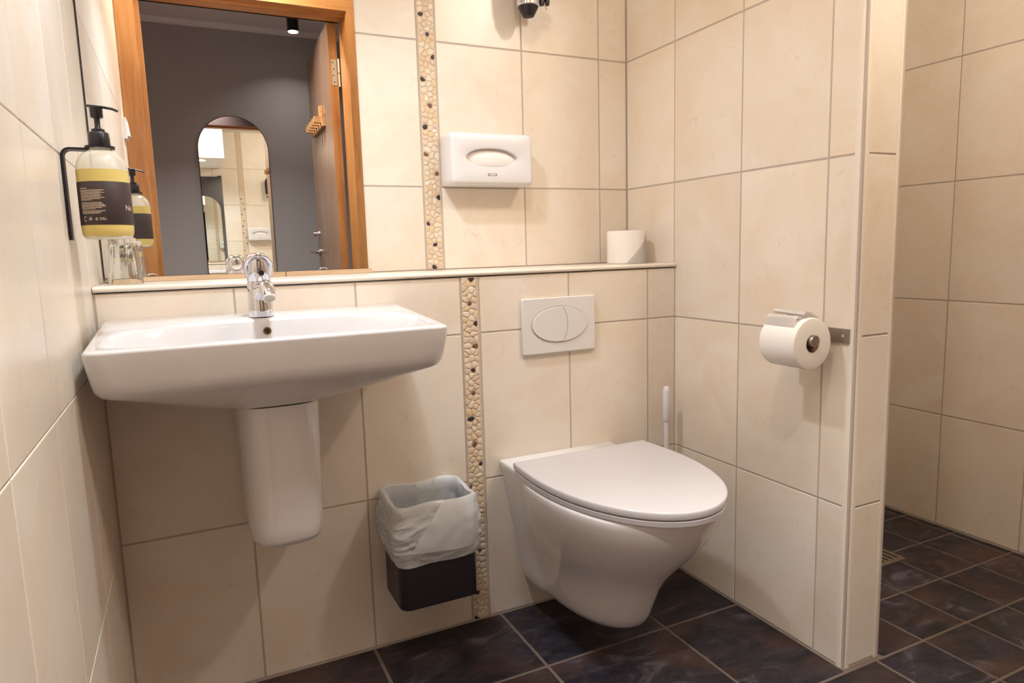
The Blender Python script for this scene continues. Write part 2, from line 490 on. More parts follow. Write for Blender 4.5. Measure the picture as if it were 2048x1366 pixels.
def pebbles(parent, x0, x1, z0, z1, y, zmax_parts, seed):
    rnd = random.Random(seed)
    pts = []
    tries = 0
    while tries < 9000:
        tries += 1
        p = (rnd.uniform(x0+0.004, x1-0.004), rnd.uniform(z0+0.004, z1-0.004))
        if all((p[0]-q[0])**2+(p[1]-q[1])**2 > 0.0122**2 for q in pts): pts.append(p); tries = 0 if len(pts) < 40 else tries
    rest = bmesh.new()
    last_dark = -1
    for p in sorted(pts, key=lambda q: q[1]):
        poly = [(x0+0.001, z0), (x1-0.001, z0), (x1-0.001, z1), (x0+0.001, z1)]
        for q in pts:
            if q is p or abs(q[0]-p[0]) > 0.05 or abs(q[1]-p[1]) > 0.05: continue
            nx, ny = q[0]-p[0], q[1]-p[1]
            d = math.hypot(nx, ny)
            poly = clip(poly, (p[0]+q[0])/2-nx/d*0.0009, (p[1]+q[1])/2-ny/d*0.0009, nx/d, ny/d)
            if len(poly) < 3: break
        if len(poly) < 3: continue
        # soften the corners
        sm = []
        for i in range(len(poly)):
            a, b = poly[i], poly[(i+1) % len(poly)]
            sm += [(a[0]*0.75+b[0]*0.25, a[1]*0.75+b[1]*0.25), (a[0]*0.25+b[0]*0.75, a[1]*0.25+b[1]*0.75)]
        cx = sum(a[0] for a in sm)/len(sm); cz = sum(a[1] for a in sm)/len(sm)
        h = rnd.uniform(0.0010, 0.0020)
        dark = p[1]-last_dark > rnd.uniform(0.045, 0.09)
        if dark: last_dark = p[1]
        k = 0.86 if dark else 0.97
        rg = lambda s, yy: [(cx+(a[0]-cx)*s*k, yy, cz+(a[1]-cz)*s*k) for a in sm]
        if p[1] > zmax_parts:
            loft([rg(1, y), rg(0.98, y-h*0.5), rg(0.8, y-h)], rest, cap0=False)
            continue
        b_ = loft([rg(1, y), rg(0.98, y-h*0.55), rg(0.86, y-h*0.93), rg(0.45, y-h*1.05)], cap0=False)
        obj('pebble', b_, (M_PEBD[0] if rnd.random() < 0.75 else M_PEBD[1]) if dark else rnd.choice(M_PEB), parent, smooth=50)
    if rest.verts:
        o = obj('pebble_field', rest, M_PEB[1], parent, smooth=50)
        o['kind'] = 'stuff'
    else: rest.free()

pb = obj('pebble_border', box(XS0+0.002, XS1-0.002, D-0.0005, D+0.004, LED+0.0015, 2.397), M_PGROUT, wb)
pebbles(pb, XS0+0.0035, XS1-0.0035, LED+0.002, 2.396, D-0.0004, 1.74, 3)
pb2 = obj('pebble_border', box(XL0+0.002, XL1-0.002, -0.0005, 0.004, 0.003, 0.9485), M_PGROUT, wl)
pebbles(pb2, XL0+0.003, XL1-0.006, 0.004, 0.9475, -0.0004, 5, 5)

# ------------------------------------------------------------------ door and its frame
Y0 = -1.285
fr = obj('trim_2', box(DX0-0.073, DX0, Y0, -1.2985, 0, DH+0.0), M_PINE, None, bevel=0.002)
tag(fr, 'pine door frame around the doorway, seen in the mirror', 'door frame', kind='structure')
obj('casing', box(DX1, DX1+0.085, Y0, -1.2985, 0, DH), M_PINE, fr, bevel=0.002)
obj('head_casing', box(DX0-0.073, DX1+0.085, Y0, -1.2985, DH, DH+0.085), M_PINEX, fr, bevel=0.002)
obj('jamb', box(DX0-0.026, DX0, -1.47, -1.2985, 0, DH), M_PINE, fr)
obj('jamb', box(DX1, DX1+0.026, -1.47, -1.2985, 0, DH), M_PINE, fr)
obj('head_jamb', box(DX0-0.026, DX1+0.026, -1.47, -1.2985, DH, DH+0.026), M_PINEX, fr)
obj('door_stop', box(DX0, DX0+0.020, -1.42, -1.345, 0, DH-0.018), M_PINE, fr, bevel=0.002)
obj('door_stop', box(DX0, DX1-0.001, -1.42, -1.345, DH-0.012, DH), M_PINEX, fr, bevel=0.002)
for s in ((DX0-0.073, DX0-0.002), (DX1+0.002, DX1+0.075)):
    obj('hall_casing', box(s[0], s[1], -1.478, -1.4605, 0, DH), M_PINE_SHADE, fr)
obj('hall_head_casing', box(DX0-0.073, DX1+0.085, -1.478, -1.4605, DH, DH+0.085), M_PINE_SHADE, fr)

# open leaf, hinged on the far side of the right jamb and swung into the hall
LX, LY, LL = 0.920, -1.482, 0.80
ang = math.atan2(0.030, 0.78)
def lf(u, v, z):          # u along the leaf from the hinge, v towards the doorway centre
    return (LX+u*math.sin(ang)-v*math.cos(ang), LY-u*math.cos(ang)-v*math.sin(ang), z)
def lbox(u0, u1, v0, v1, z0, z1, bm=None):
    bm = bm or bmesh.new()
    a = [bm.verts.new(lf(u, v, z)) for u in (u0, u1) for v in (v0, v1) for z in (z0, z1)]
    for f in ((0, 1, 3, 2), (4, 6, 7, 5), (0, 4, 5, 1), (2, 3, 7, 6), (0, 2, 6, 4), (1, 5, 7, 3)):
        bm.faces.new([a[i] for i in f])
    return bm
dr = obj('door_1', lbox(0.006, LL-0.006, -0.042, 0, 0.012, 2.172), M_LEAF, None, bevel=0.001)
tag(dr, 'brown veneered door standing open into the hallway, seen in the mirror', 'door', kind='structure')
obj('edge_strip', lbox(0, 0.006, -0.042, 0, 0.012, 2.172), M_PINE, dr)
obj('edge_strip', lbox(LL-0.006, LL, -0.042, 0, 0.012, 2.172), M_PINE, dr)
for z in (1.865, 0.30):
    h = obj('hinge', lbox(-0.003, -0.0005, -0.036, -0.010, z, z+0.125), M_NICKEL, dr, bevel=0.0008)
    kn = bmesh.new()
    cyl((DX1-0.006, -1.483, z-0.005), (DX1-0.006, -1.483, z+0.058), 0.0075, 14, kn)
    cyl((DX1-0.006, -1.483, z+0.062), (DX1-0.006, -1.483, z+0.13), 0.0075, 14, kn)
    obj('knuckle', kn, M_NICKEL, h, smooth=40)
    for k in range(4):
        obj('screw', tube([lf(-0.003, -0.022+0.005*(k % 2), z+0.015+0.032*k), lf(-0.0045, -0.022+0.005*(k % 2), z+0.015+0.032*k)], 0.0032, 10), M_BLACKM, h)
# lever handle and thumb turn near the free edge
ha = obj('door_handle', tube([lf(LL-0.075, 0.0005, 1.035), lf(LL-0.075, 0.010, 1.035)], 0.025, 20), M_STEEL, dr, smooth=40)
obj('lever', tube([lf(LL-0.075, 0.008, 1.035), lf(LL-0.075, 0.042, 1.035), lf(LL-0.085, 0.052, 1.035), lf(LL-0.20, 0.054, 1.035)], 0.009, 12), M_STEEL, ha, smooth=40)
tt = obj('thumb_turn', tube([lf(LL-0.075, 0.0005, 1.145), lf(LL-0.075, 0.012, 1.145)], 0.024, 20), M_CHROME, dr, smooth=40)
obj('turn_knob', tube([lf(LL-0.075, 0.010, 1.145), lf(LL-0.075, 0.036, 1.145)], [0.014, 0.017], 16), M_CHROME, tt, smooth=40)
# coat rack on the leaf
rk = thing('coat_rack', 'small wooden coat rack with pegs fixed to the open door', 'coat rack', lf(0.42, 0.0, 1.70))
obj('board', lbox(0.22, 0.62, 0.001, 0.018, 1.705, 1.775), M_RACK, rk, bevel=0.003)
for k in range(5):
    u = 0.25+0.08*k
    obj('peg', lbox(u, u+0.032, 0.018, 0.056, 1.725, 1.757), M_RACK, rk, bevel=0.005)
obj('bracket', lbox(0.30, 0.335, 0.001, 0.018, 1.775, 1.825), M_RACK, rk, bevel=0.003)

# ------------------------------------------------------------------ hallway behind the camera
struct('floor_hall', box(-0.8, 2.62, -3.1, -1.47, -0.06, -0.001), M_HFLOOR, 'brown wooden hallway floor beyond the doorway', 'floor')
hw = struct('wall_hall_back', box(-0.8, 2.62, -3.1, -3.0, -0.05, 2.6), M_HWALL, 'grey painted hallway wall carrying the arched mirror', 'wall')
struct('wall_hall_left', box(-0.9, -0.8, -3.1, -1.46, -0.05, 2.6), M_HWALL, 'grey painted end wall at the left of the hallway', 'wall')
struct('wall_hall_right', box(2.62, 2.72, -3.1, -1.46, -0.05, 2.6), M_HWALL, 'grey painted end wall at the right of the hallway', 'wall')
bm = box(-0.8, -0.1, -1.47, -1.4605, -0.05, 2.6)
box(-0.1, DX0-0.03, -1.47, -1.4605, -0.05, 2.6, bm); box(DX1+0.03, 2.62, -1.47, -1.4605, -0.05, 2.6, bm); box(DX0-0.03, DX1+0.03, -1.47, -1.4605, DH+0.03, 2.6, bm)
struct('wall_hall_front', bm, M_HWALL, 'grey painted hallway side of the doorway wall', 'wall')
struct('ceiling_hall', box(-0.9, 2.72, -3.1, -1.46, 2.56, 2.66), M_HCEIL, 'dark grey hallway ceiling', 'ceiling')
struct('trim_4', prism([(-2.9995, 2.528), (-2.988, 2.530), (-2.972, 2.545), (-2.968, 2.5595), (-2.9995, 2.5595)], 'X', -0.798, 2.618), M_HCORN, 'pale cornice along the top of the hallway wall', 'cornice', smooth=40)

am = thing('arched_mirror', 'tall arched wall mirror with thin black rim on the grey hallway wall', 'mirror', (0.5515, -2.999, 0.32))
def arch(hw_, z0, z1, r_, n=24):
    cx = 0.5515
    p = [(cx-hw_, z0), (cx+hw_, z0)]
    rr = hw_
    return p + [(cx+rr*math.cos(a), z1-rr+rr*math.sin(a)) for a in [PI*i/n for i in range(n+1)]]
obj('rim', prism(arch(0.2255, 0.32, 1.968, 0), 'Y', -2.9985, -2.985), M_BLACKM, am)
obj('glass', prism(arch(0.2215, 0.324, 1.964, 0), 'Y', -2.990, -2.984), M_MIRROR2, am)

# ------------------------------------------------------------------ lamps
def downlight(name, label, cfg, surface, m_ring=M_WPLAST):
    pos, r, watts, col = cfg
    t = thing(name, label, 'lamp', (pos[0], pos[1], surface))
    obj('ring', lathe(pos[0], pos[1], [(r+0.004, surface-0.001), (r+0.016, surface-0.001), (r+0.014, surface-0.006), (r+0.004, surface-0.004)], 28, None, False, False), m_ring, t, smooth=40)
    obj('diffuser', lathe(pos[0], pos[1], [(r+0.005, surface-0.0012), (r+0.005, surface-0.0035)], 28), M_EMIT, t)
    area_light(name+'_light', (pos[0], pos[1], surface-0.012), r, watts, col)
    return t
def dome_lamp(label, cfg):
    (x, y, z), r, watts, col = cfg
    t = thing('ceiling_lamp', label, 'lamp', (x, y, 2.399))
    obj('base', lathe(x, y, [(0.125, 2.3995), (0.125, 2.390), (0.118, 2.387)], 36), M_WPLAST, t, smooth=40)
    obj('dome', lathe(x, y, [(0.117, 2.3865), (0.112, 2.376), (0.095, 2.364), (0.06, 2.355), (0.01, 2.352)], 36), M_EMIT, t, smooth=60)
    d = bpy.data.lights.new('dome_light', 'POINT')
    d.energy = watts; d.color = col; d.shadow_soft_size = r
    o = bpy.data.objects.new('dome_light', d); C.objects.link(o); o.location = (x, y, z)
dome_lamp('round opal ceiling lamp in front of the doorway', LAMP_CEILING)
dome_lamp('round opal ceiling lamp by the shower opening', LAMP_CENTRE)
downlight('ceiling_downlight', 'round recessed downlight in the soffit above the basin mirror', LAMP_MIRROR, 1.999)
def hall_spot(label, cfg):
    (x, y, z), r, watts, col = cfg
    hl = thing('hall_spotlight', label, 'lamp', (x, y, 2.559))
    obj('housing', lathe(x, y, [(0.036, 2.559), (0.036, 2.462), (0.031, 2.460), (0.031, 2.472)], 24), M_BLACK, hl, smooth=40)
    obj('diffuser', lathe(x, y, [(0.0325, 2.4605), (0.031, 2.457), (0.02, 2.4545)], 24), M_EMIT, hl, smooth=40)
    area_light('hall_light', (x, y, 2.452), r, watts, col, 120)
hall_spot('black cylindrical ceiling spotlight in the hallway, seen in the mirror', LAMP_HALL)
hall_spot('added fill spotlight on the hallway ceiling just outside the doorway, out of view', LAMP_HALL_FILL)

# ------------------------------------------------------------------ basin mirror
bmr = thing('wall_mirror', 'large frameless mirror on the wall above the basin', 'mirror', (0.32, D-0.001, 0.975))
obj('backing', box(0.0022, 0.638, D-0.0040, D-0.0008, 0.9755, 1.92), M_DARKGAP, bmr)  # its dark left edge also stands in for the shaded gap at the wall
obj('glass', box(0.0045, 0.6375, D-0.0052, D-0.0041, 0.976, 1.9195), M_MIRROR, bmr)
for x0, x1 in ((0.012, 0.415), (0.417, 0.644)):
    obj('bottom_strip', box(x0, x1, D-0.020, D-0.0008, LED+0.0006, 0.9752), M_STRIP, bmr, bevel=0.002)
for x in (0.105, 0.515):
    obj('clip', loft([ring_at((x, D-0.0052, 0.979), (0, -1, 0), 0.011, 16, None, 0.0035), ring_at((x, D-0.0085, 0.979), (0, -1, 0), 0.008, 16, None, 0.002)]), M_CHROME, bmr, smooth=40)

sw = thing('wall_switch', 'small white wall switch on the left wall, seen in the mirror', 'switch', (0.001, -1.2, 1.55))
obj('plate', box(0.0005, 0.012, -1.245, -1.16, 1.515, 1.60), M_WPLAST, sw, bevel=0.003)
obj('rocker', loft([[(0.012, -1.235, 1.525), (0.012, -1.17, 1.525), (0.012, -1.17, 1.59), (0.012, -1.235, 1.59)], [(0.022, -1.232, 1.528), (0.022, -1.173, 1.528), (0.016, -1.173, 1.587), (0.016, -1.232, 1.587)]]), M_WPLAST, sw)

# ------------------------------------------------------------------ wash basin
ba = thing('wash_basin', 'white rectangular ceramic wash basin on the left of the boxed wall', 'basin', (0.33, -0.0006, 0.70))
NB = 160
BX, BY = 0.3285, -0.19
HW, HD = 0.3135, 0.19
def rim_z(y): return 0.893+0.060*min(y, 0)*1.0
def ring_basin(hw_, y_back, y_front, r, zf, cx=BX):
    cy = (y_back+y_front)/2; hd = (y_back-y_front)/2
    out = []
    for i in range(NB):
        a = 2*PI*i/NB
        t = polar_rrect(hw_, hd, min(r, hd*0.98, hw_*0.98), a)
        x, y = cx+t*math.cos(a), cy+t*math.sin(a)
        out.append((x, y, zf(x, y)))
    return out
def ring_bowl(s, z_or_f, dy=0.0, cy=-0.262, hb=0.138, hf=0.098):
    """bowl outline: straight in front, bowed at the back, pointed towards the front corners"""
    out = []
    for i in range(NB):
        a = 2*PI*i/NB
        c, sn = math.cos(a), math.sin(a)
        if sn >= 0:
            n_ = 2.3; x = 0.292*abs(c)**(2/n_)*(1 if c >= 0 else -1); y = hb*abs(sn)**(2/n_)
        else:
            n_ = 6.5; x = 0.292*abs(c)**(2/n_)*(1 if c >= 0 else -1); y = -hf*abs(sn)**(2/n_)
        x, y = BX+x*s, cy+dy+y*s
        out.append((x, y, z_or_f(x, y) if callable(z_or_f) else z_or_f))
    return out
YB = -0.0006
cz = lambda z: (lambda x, y: z)
def under(k):      # underside rings, 0 = below the apron, 1 = bottom of the bowl
    return k
rings = [
    ring_basin(0.07, -0.004, -0.20, 0.06, cz(0.711)),
    ring_basin(0.11, -0.003, -0.228, 0.09, cz(0.716)),
    ring_basin(0.165, -0.002, -0.265, 0.11, cz(0.729)),
    ring_basin(0.225, YB, -0.305, 0.11, cz(0.750)),
    ring_basin(0.268, YB, -0.334, 0.09, cz(0.769)),
    ring_basin(0.291, YB, -0.352, 0.055, cz(0.781)),
    ring_basin(0.3005, YB, -0.362, 0.036, cz(0.7885)),
    ring_basin(0.3055, YB, -0.368, 0.028, cz(0.799)),
    ring_basin(0.3085, YB, -0.372, 0.024, cz(0.815)),
    ring_basin(0.3115, YB, -0.376, 0.020, cz(0.840)),
    ring_basin(HW, YB, -0.379, 0.015, lambda x, y: rim_z(y)-0.006),
    ring_basin(HW-0.0006, YB-0.0005, -0.3788, 0.015, lambda x, y: rim_z(y)-0.003),
    ring_basin(HW-0.003, YB-0.002, -0.3765, 0.019, lambda x, y: rim_z(y)-0.0006),
    ring_basin(HW-0.006, YB-0.005, -0.3740, 0.018, lambda x, y: rim_z(y)),
    ring_bowl(1.015, lambda x, y: rim_z(y)-0.0002),
    ring_bowl(1.0, lambda x, y: rim_z(y)-0.0015),
    ring_bowl(0.985, lambda x, y: rim_z(y)-0.006),
    ring_bowl(0.955, lambda x, y: rim_z(y)-0.022),
    ring_bowl(0.90, lambda x, y: rim_z(y)-0.052),
    ring_bowl(0.80, cz(0.795), 0.004),
    ring_bowl(0.62, cz(0.768), 0.010),
    ring_bowl(0.35, cz(0.754), 0.014),
    ring_bowl(0.08, cz(0.748), 0.02),
]
bowl_tree = BVHTree.FromBMesh(loft(rings))
obj('bowl', loft(rings), M_CER, ba, smooth=60)
ov = obj('overflow_ring', loft([ring_at((0.3225, -0.1405, 0.8605), (0, -1, 0.25), r_, 20) for r_ in (0.0085,)] + [ring_at((0.3225, -0.1445, 0.8615), (0, -1, 0.25), r_, 20) for r_ in (0.0085, 0.0062)]), M_BRASS, ba, smooth=40)
obj('overflow_hole', loft([ring_at((0.3225, -0.1442, 0.8614), (0, -1, 0.25), 0.0060, 16), ring_at((0.3225, -0.1450, 0.8616), (0, -1, 0.25), 0.0052, 16)]), M_DARKGAP, ov)  # dark disc as the shade inside the overflow
obj('waste', lathe(BX, -0.25, [(0.022, 0.7475), (0.022, 0.7535), (0.015, 0.754)], 24), M_CHROME, ba, smooth=40)

sp = thing('semi_pedestal', 'white ceramic half pedestal hanging under the basin', 'pedestal', (0.333, -0.0006, 0.40))
def ring_ped(hw_, yf, z, n=40):
    out = [(0.333+hw_, -0.0006, z)]
    R_ = min(0.062, hw_*0.9)
    pts = []
    for i in range(n+1):
        a = PI*i/n
        c, sn = math.cos(a), math.sin(a)
        pts.append((0.333+hw_*abs(c)**0.62*(1 if c >= 0 else -1), yf*0.45+yf*0.55*sn**0.62 if sn > 0 else yf*0.45, z))
    return [(0.333+hw_, -0.0006, z)] + pts + [(0.333-hw_, -0.0006, z)]
prp = [(0.055, -0.175, 0.404), (0.066, -0.192, 0.406), (0.073, -0.203, 0.412), (0.0765, -0.209, 0.424), (0.078, -0.211, 0.45), (0.0805, -0.218, 0.56), (0.083, -0.226, 0.68)]
def meet(x, y):            # height of the basin's underside over this point, less a hair
    h = bowl_tree.ray_cast(Vector((x, min(y, -0.006), 0.60)), Vector((0, 0, 1)))[0]
    return (h.z if h else 0.74)-0.0012
ped_rings = [ring_ped(*p) for p in prp]
ped_rings.append([(x, y, meet(x, y)) for x, y, _ in ring_ped(0.084, -0.228, 0.7)])
obj('shroud', loft(ped_rings, None, True, False), M_CER2, sp, smooth=50)

# ------------------------------------------------------------------ tap
TX, TY = 0.3185, -0.088
tz = rim_z(TY)
tp = thing('mixer_tap', 'chrome single lever mixer tap on the back of the basin', 'tap', (TX, TY, tz+0.0005))
obj('body', lathe(TX, TY, [(0.0255, tz+0.0008), (0.0262, tz+0.004), (0.0255, tz+0.02), (0.0245, tz+0.05), (0.0245, tz+0.072), (0.0235, tz+0.075)], 32), M_CHROME, tp, smooth=40)
spt = obj('spout', tube([(TX+0.001, TY-0.006, tz+0.050), (TX+0.003, TY-0.045, tz+0.062), (TX+0.005, TY-0.080, tz+0.0665), (TX+0.006, TY-0.098, tz+0.0635), (TX+0.0065, TY-0.108, tz+0.0550), (TX+0.0068, TY-0.1125, tz+0.0480)], [0.0195, 0.0172, 0.0152, 0.0143, 0.0138, 0.0136], 24), M_CHROME, tp, smooth=60)
AN = Vector((0.02, -0.66, -0.75)).normalized()
AC = Vector((TX+0.0068, TY-0.1122, tz+0.0485))
obj('aerator', loft([ring_at(AC+AN*t, AN, r_, 24) for t, r_ in ((-0.004, 0.0128), (0.0055, 0.0128), (0.0060, 0.0122), (0.0060, 0.0100), (0.0045, 0.0096))]), M_FLUSH, spt, smooth=30)
obj('aerator_mesh', loft([ring_at(AC+AN*t, AN, r_, 24) for t, r_ in ((0.0040, 0.0095), (0.0050, 0.0092))]), M_STEEL, spt)
hd = obj('cartridge_head', lathe(TX, TY, [(0.0225, tz+0.0755), (0.0245, tz+0.078), (0.0245, tz+0.116), (0.0235, tz+0.124), (0.020, tz+0.131), (0.012, tz+0.1355), (0.002, tz+0.137)], 32), M_CHROME, tp, smooth=60)
obj('button', loft([ring_at((TX+0.004, TY-0.0238, tz+0.094), (0.15, -1, 0), 0.006, 14), ring_at((TX+0.0045, TY-0.0258, tz+0.094), (0.15, -1, 0), 0.0055, 14)]), M_BLACK, hd, smooth=40)
lev = [(TX+0.0252*math.cos(a), TY-0.009-0.019*math.sin(a), tz+0.106+0.026*math.sin(a)) for a in [PI*i/14 for i in range(15)]]
lev = [(TX+0.0248, TY-0.006, tz+0.086)] + lev + [(TX-0.0248, TY-0.006, tz+0.086)]
obj('lever', tube(lev, 0.0046, 10), M_CHROME, hd, smooth=60)

# ------------------------------------------------------------------ toilet
TC = 1.090
to = thing('toilet', 'white wall hung toilet with closed lid beneath the flush plate', 'toilet', (TC, -0.0006, 0.07))
def tring(z, L, wbk, wm, y0=-0.0006, t1=0.42, n=40, zt=None):
    side = []
    kz = min(max((z-0.22)/0.18, 0), 1)
    t0, p = 0.30+0.12*kz, 2.2+0.4*kz
    for i in range(n+1):
        t = i/n
        t = 1-(1-t)**1.6
        y = y0-(L+y0)*t
        s = max(0, min((t-0.10)/(t1-0.10), 1)); s = s*s*(3-2*s)
        hw_ = wbk+(wm-wbk)*s
        if t > t0:
            q = (t-t0)/(1-t0)
            hw_ *= max(1-q**p, 0)**(1/2.05)
        side.append((hw_, y))
    pts = [(TC-h, y) for h, y in side] + [(TC+h, y) for h, y in side[-2::-1]]
    return [(x, y, (zt(y) if zt else z)) for x, y in pts]
bowl = [(0.072, 0.20, 0.075, 0.070), (0.078, 0.30, 0.095, 0.085), (0.090, 0.355, 0.110, 0.097), (0.110, 0.385, 0.117, 0.104), (0.135, 0.400, 0.121, 0.108),
        (0.17, 0.413, 0.127, 0.115), (0.21, 0.430, 0.134, 0.127), (0.245, 0.452, 0.141, 0.143), (0.28, 0.484, 0.148, 0.161), (0.32, 0.522, 0.155, 0.178),
        (0.36, 0.555, 0.163, 0.192), (0.40, 0.578, 0.171, 0.202), (0.425, 0.587, 0.176, 0.2065), (0.438, 0.590, 0.179, 0.2085), (0.444, 0.5885, 0.1785, 0.2075), (0.4462, 0.585, 0.176, 0.204)]
obj('bowl', loft([tring(*b) for b in bowl]), M_CER2, to, smooth=60)
def lidring(z, s, L0=-0.135, L1=-0.614, wmax=0.2085):
    n = 48; side = []
    for i in range(n+1):
        t = i/n; t = 1-(1-t)**1.7
        y = L0+(L1-L0)*t
        w0 = 0.2005
        st = min(t/0.30, 1); hw_ = w0+(wmax-w0)*math.sin(st*PI/2)
        if t > 0.26:
            q = (t-0.26)/0.74
            hw_ *= max(1-q**2.15, 0)**(1/1.98)
        side.append((hw_, y))
    pts = [(TC-0.002-h, y) for h, y in side] + [(TC-0.002+h, y) for h, y in side[-2::-1]]
    cyy = (L0+L1)/2
    o_ = []
    for x, y in pts:
        dx, dy = x-TC, y-cyy
        L_ = math.hypot(dx, dy)
        k = (L_-s)/L_
        o_.append((TC+dx*k, cyy+dy*k, z))
    return o_
obj('seat', loft([lidring(0.4480, 0.006), lidring(0.4490, 0.0022), lidring(0.4592, 0.0010), lidring(0.4605, 0.0035)]), M_SEAT, to, smooth=40)
obj('lid', loft([lidring(0.4630, 0.005), lidring(0.4640, 0.0008), lidring(0.4660, 0.0), lidring(0.4760, 0.0), lidring(0.4790, 0.0009), lidring(0.4800, 0.0026), lidring(0.4803, 0.007)]), M_SEAT, to, smooth=50)
for sx in (-1, 1):
    obj('hinge', cyl((TC+sx*0.155, -0.125, 0.4465), (TC+sx*0.155, -0.125, 0.462), 0.012, 18), M_SEAT, to, smooth=40)

# ------------------------------------------------------------------ flush plate
fp = thing('flush_plate', 'white flush plate with oval two part button above the toilet', 'flush plate', (1.101, -0.0006, 0.728))
obj('plate', loft([[(x, -0.0006, z) for x, z in rrect(1.101, 0.8055, 0.1145, 0.0765, 0.004, 3)], [(x, -0.009, z) for x, z in rrect(1.101, 0.8055, 0.1155, 0.0775, 0.004, 3)], [(x, -0.0125, z) for x, z in rrect(1.101, 0.8060, 0.1125, 0.0745, 0.004, 3)]]), M_FLUSH, fp, smooth=25)
ocx, ocz, oa, ob_ = 1.1005, 0.8085, 0.0885, 0.0510
obj('button_groove', loft([ring_at((ocx, -0.0122, ocz), (0, -1, 0), oa, 64, None, ob_), ring_at((ocx, -0.0130, ocz), (0, -1, 0), oa-0.0004, 64, None, ob_-0.0004)]), M_GREYP, fp)  # grey oval painted in for the shade round the buttons
def half(side):
    pts = []
    arcx = lambda z: ocx+0.008+0.016*(1-((z-ocz)/ob_)**2)
    a2, b2 = oa-0.0018, ob_-0.0018
    n = 40
    zs = [ocz-b2*0.985+2*b2*0.985*i/n for i in range(n+1)]
    for z in zs:
        pts.append((arcx(z)+side*0.0005, z))
    ell = [(ocx+side*a2*math.sqrt(max(1-((z-ocz)/b2)**2, 0)), z) for z in zs[::-1]]
    return pts+ell
for sd, nm in ((-1, 'large_button'), (1, 'small_button')):
    h_ = half(sd)
    cx_ = sum(p[0] for p in h_)/len(h_); cz_ = sum(p[1] for p in h_)/len(h_)
    sh = lambda k, y: [(cx_+(x-cx_)*k, y, cz_+(z-cz_)*k) for x, z in h_]
    obj(nm, loft([sh(1, -0.0126), sh(1, -0.0150), sh(0.975, -0.0162)]), M_FLUSH, fp, smooth=30)

# ------------------------------------------------------------------ waste bin with bag
BXC, BYC, BHW, BHD = 0.675, -0.081, 0.100, 0.077
bn = thing('waste_bin', 'dark brown wall hung waste bin lined with a plastic bag', 'bin', (BXC, -0.003, 0.165))
bm = bmesh.new()
R_ = lambda d, z: [(x, y, z) for x, y in rrect(BXC, BYC, BHW-d, BHD-d, 0.026-d*0.5, 8)]
loft([R_(0.006, 0.165), R_(0.002, 0.1665), R_(0, 0.170), R_(0, 0.405), R_(0.003, 0.405), R_(0.003, 0.172), R_(0.006, 0.169)], bm)
obj('body', bm, M_BIN, bn, smooth=40)
obj('wall_bracket', box(BXC-0.05, BXC+0.05, -0.0038, -0.0008, 0.30, 0.36), M_BIN, bn)

def bag():
    n = 260
    base = rrect(BXC, BYC, BHW, BHD, 0.026, 10)
    # resample by arc length
    per = [0]
    for i in range(len(base)):
        a, b = base[i], base[(i+1) % len(base)]
        per.append(per[-1]+math.hypot(b[0]-a[0], b[1]-a[1]))
    tot = per[-1]
    pts = []
    for k in range(n):
        s = tot*k/n
        for i in range(len(base)):
            if per[i+1] >= s:
                t = (s-per[i])/max(per[i+1]-per[i], 1e-9)
                a, b = base[i], base[(i+1) % len(base)]
                pts.append((a[0]+(b[0]-a[0])*t, a[1]+(b[1]-a[1])*t)); break
    rings = []
    prof = []
    for i in range(48):          # outer skin from its hem up to the rim
        t = i/47
        prof.append((0.282+t*0.140, 0.0035+0.010*math.sin(PI*min(t*1.15, 1))+0.004*t, 1))
    for a in (0.35, 0.7, 1.0):   # over the rim
        prof.append((0.422+0.008*math.sin(a*PI/2), 0.0075-0.006*a, 1))
    for i in range(14):          # inside
        t = i/13
        prof.append((0.428-t*0.17, -0.004-0.006*t, -1))
    for z, off, side in prof:
        ring = []
        for k, (x, y) in enumerate(pts):
            dx, dy = x-BXC, y-BYC
            L_ = math.hypot(dx, dy); nx, ny = dx/L_, dy/L_
            ax = max(abs(dx)/BHW, abs(dy)/BHD)
            h = (z-0.28)/0.14
            q = Vector((x*9, y*9, z*26))
            w1 = noise.noise(q); w2 = noise.noise(Vector((x*30, y*30, z*55))+Vector((5, 1, 2)))
            rd = 1-abs(noise.noise(Vector((x*14+3, y*14, z*40))))*2
            amp = (0.35+0.65*math.sin(PI*min(max(h, 0), 1))) if side > 0 else 0.7
            w3 = 1-abs(noise.noise(Vector((x*22+z*18, y*22, z*62-x*20))))*2
            d_ = off+amp*(0.0055*w1+0.0026*w2+0.0040*max(rd, 0)**2+0.0034*max(w3, 0)**3)
            if side > 0: d_ = max(d_, 0.0022)
            else: d_ = min(d_-0.003, -0.0055)
            zz = z
            # hem hangs lower in front, rim rises towards the back and dips along the front fold
            front = max(0, min(1, (-y-0.03)/0.12))
            zz += (1-min(max(h, 0), 1))*(0.0015*math.sin(x*60)+0.002*w1-0.005*front)
            zz += min(max(h, 0), 1)*(0.010*noise.noise(Vector((x*13, y*13, 9.1)))-0.004*front)
            yy = min(y+ny*d_, -0.0022)
            ring.append((x+nx*d_, yy, zz))
        rings.append(ring)
    return loft(rings, None, False, False)
bg = obj('bag', bag(), M_BAG, bn, smooth=70)
# loose fold of film pulled across the front of the bag
bm = bmesh.new()
rows = []
for i in range(17):
    t = i/16
    row = []
    for k in range(25):
        s = k/24
        x0_ = 0.600+0.062*(1-abs(2*t-1)**1.0)*0+0.085*t**1.2; x1_ = 0.776
        x = x0_+(x1_-x0_)*s
        z = 0.315+0.118*t-0.012*s*(1-t)
        y = -0.1745-0.006*math.sin(PI*t)-0.003*noise.noise(Vector((x*35, z*35, 2)))-0.004*math.sin(s*PI)
        if s > 0.85: y += (s-0.85)*0.10
        row.append((x, y, z))
    rows.append(row)
loft(rows, bm, False, False, closed=False)
obj('bag_fold', bm, M_BAG, bg, smooth=70)

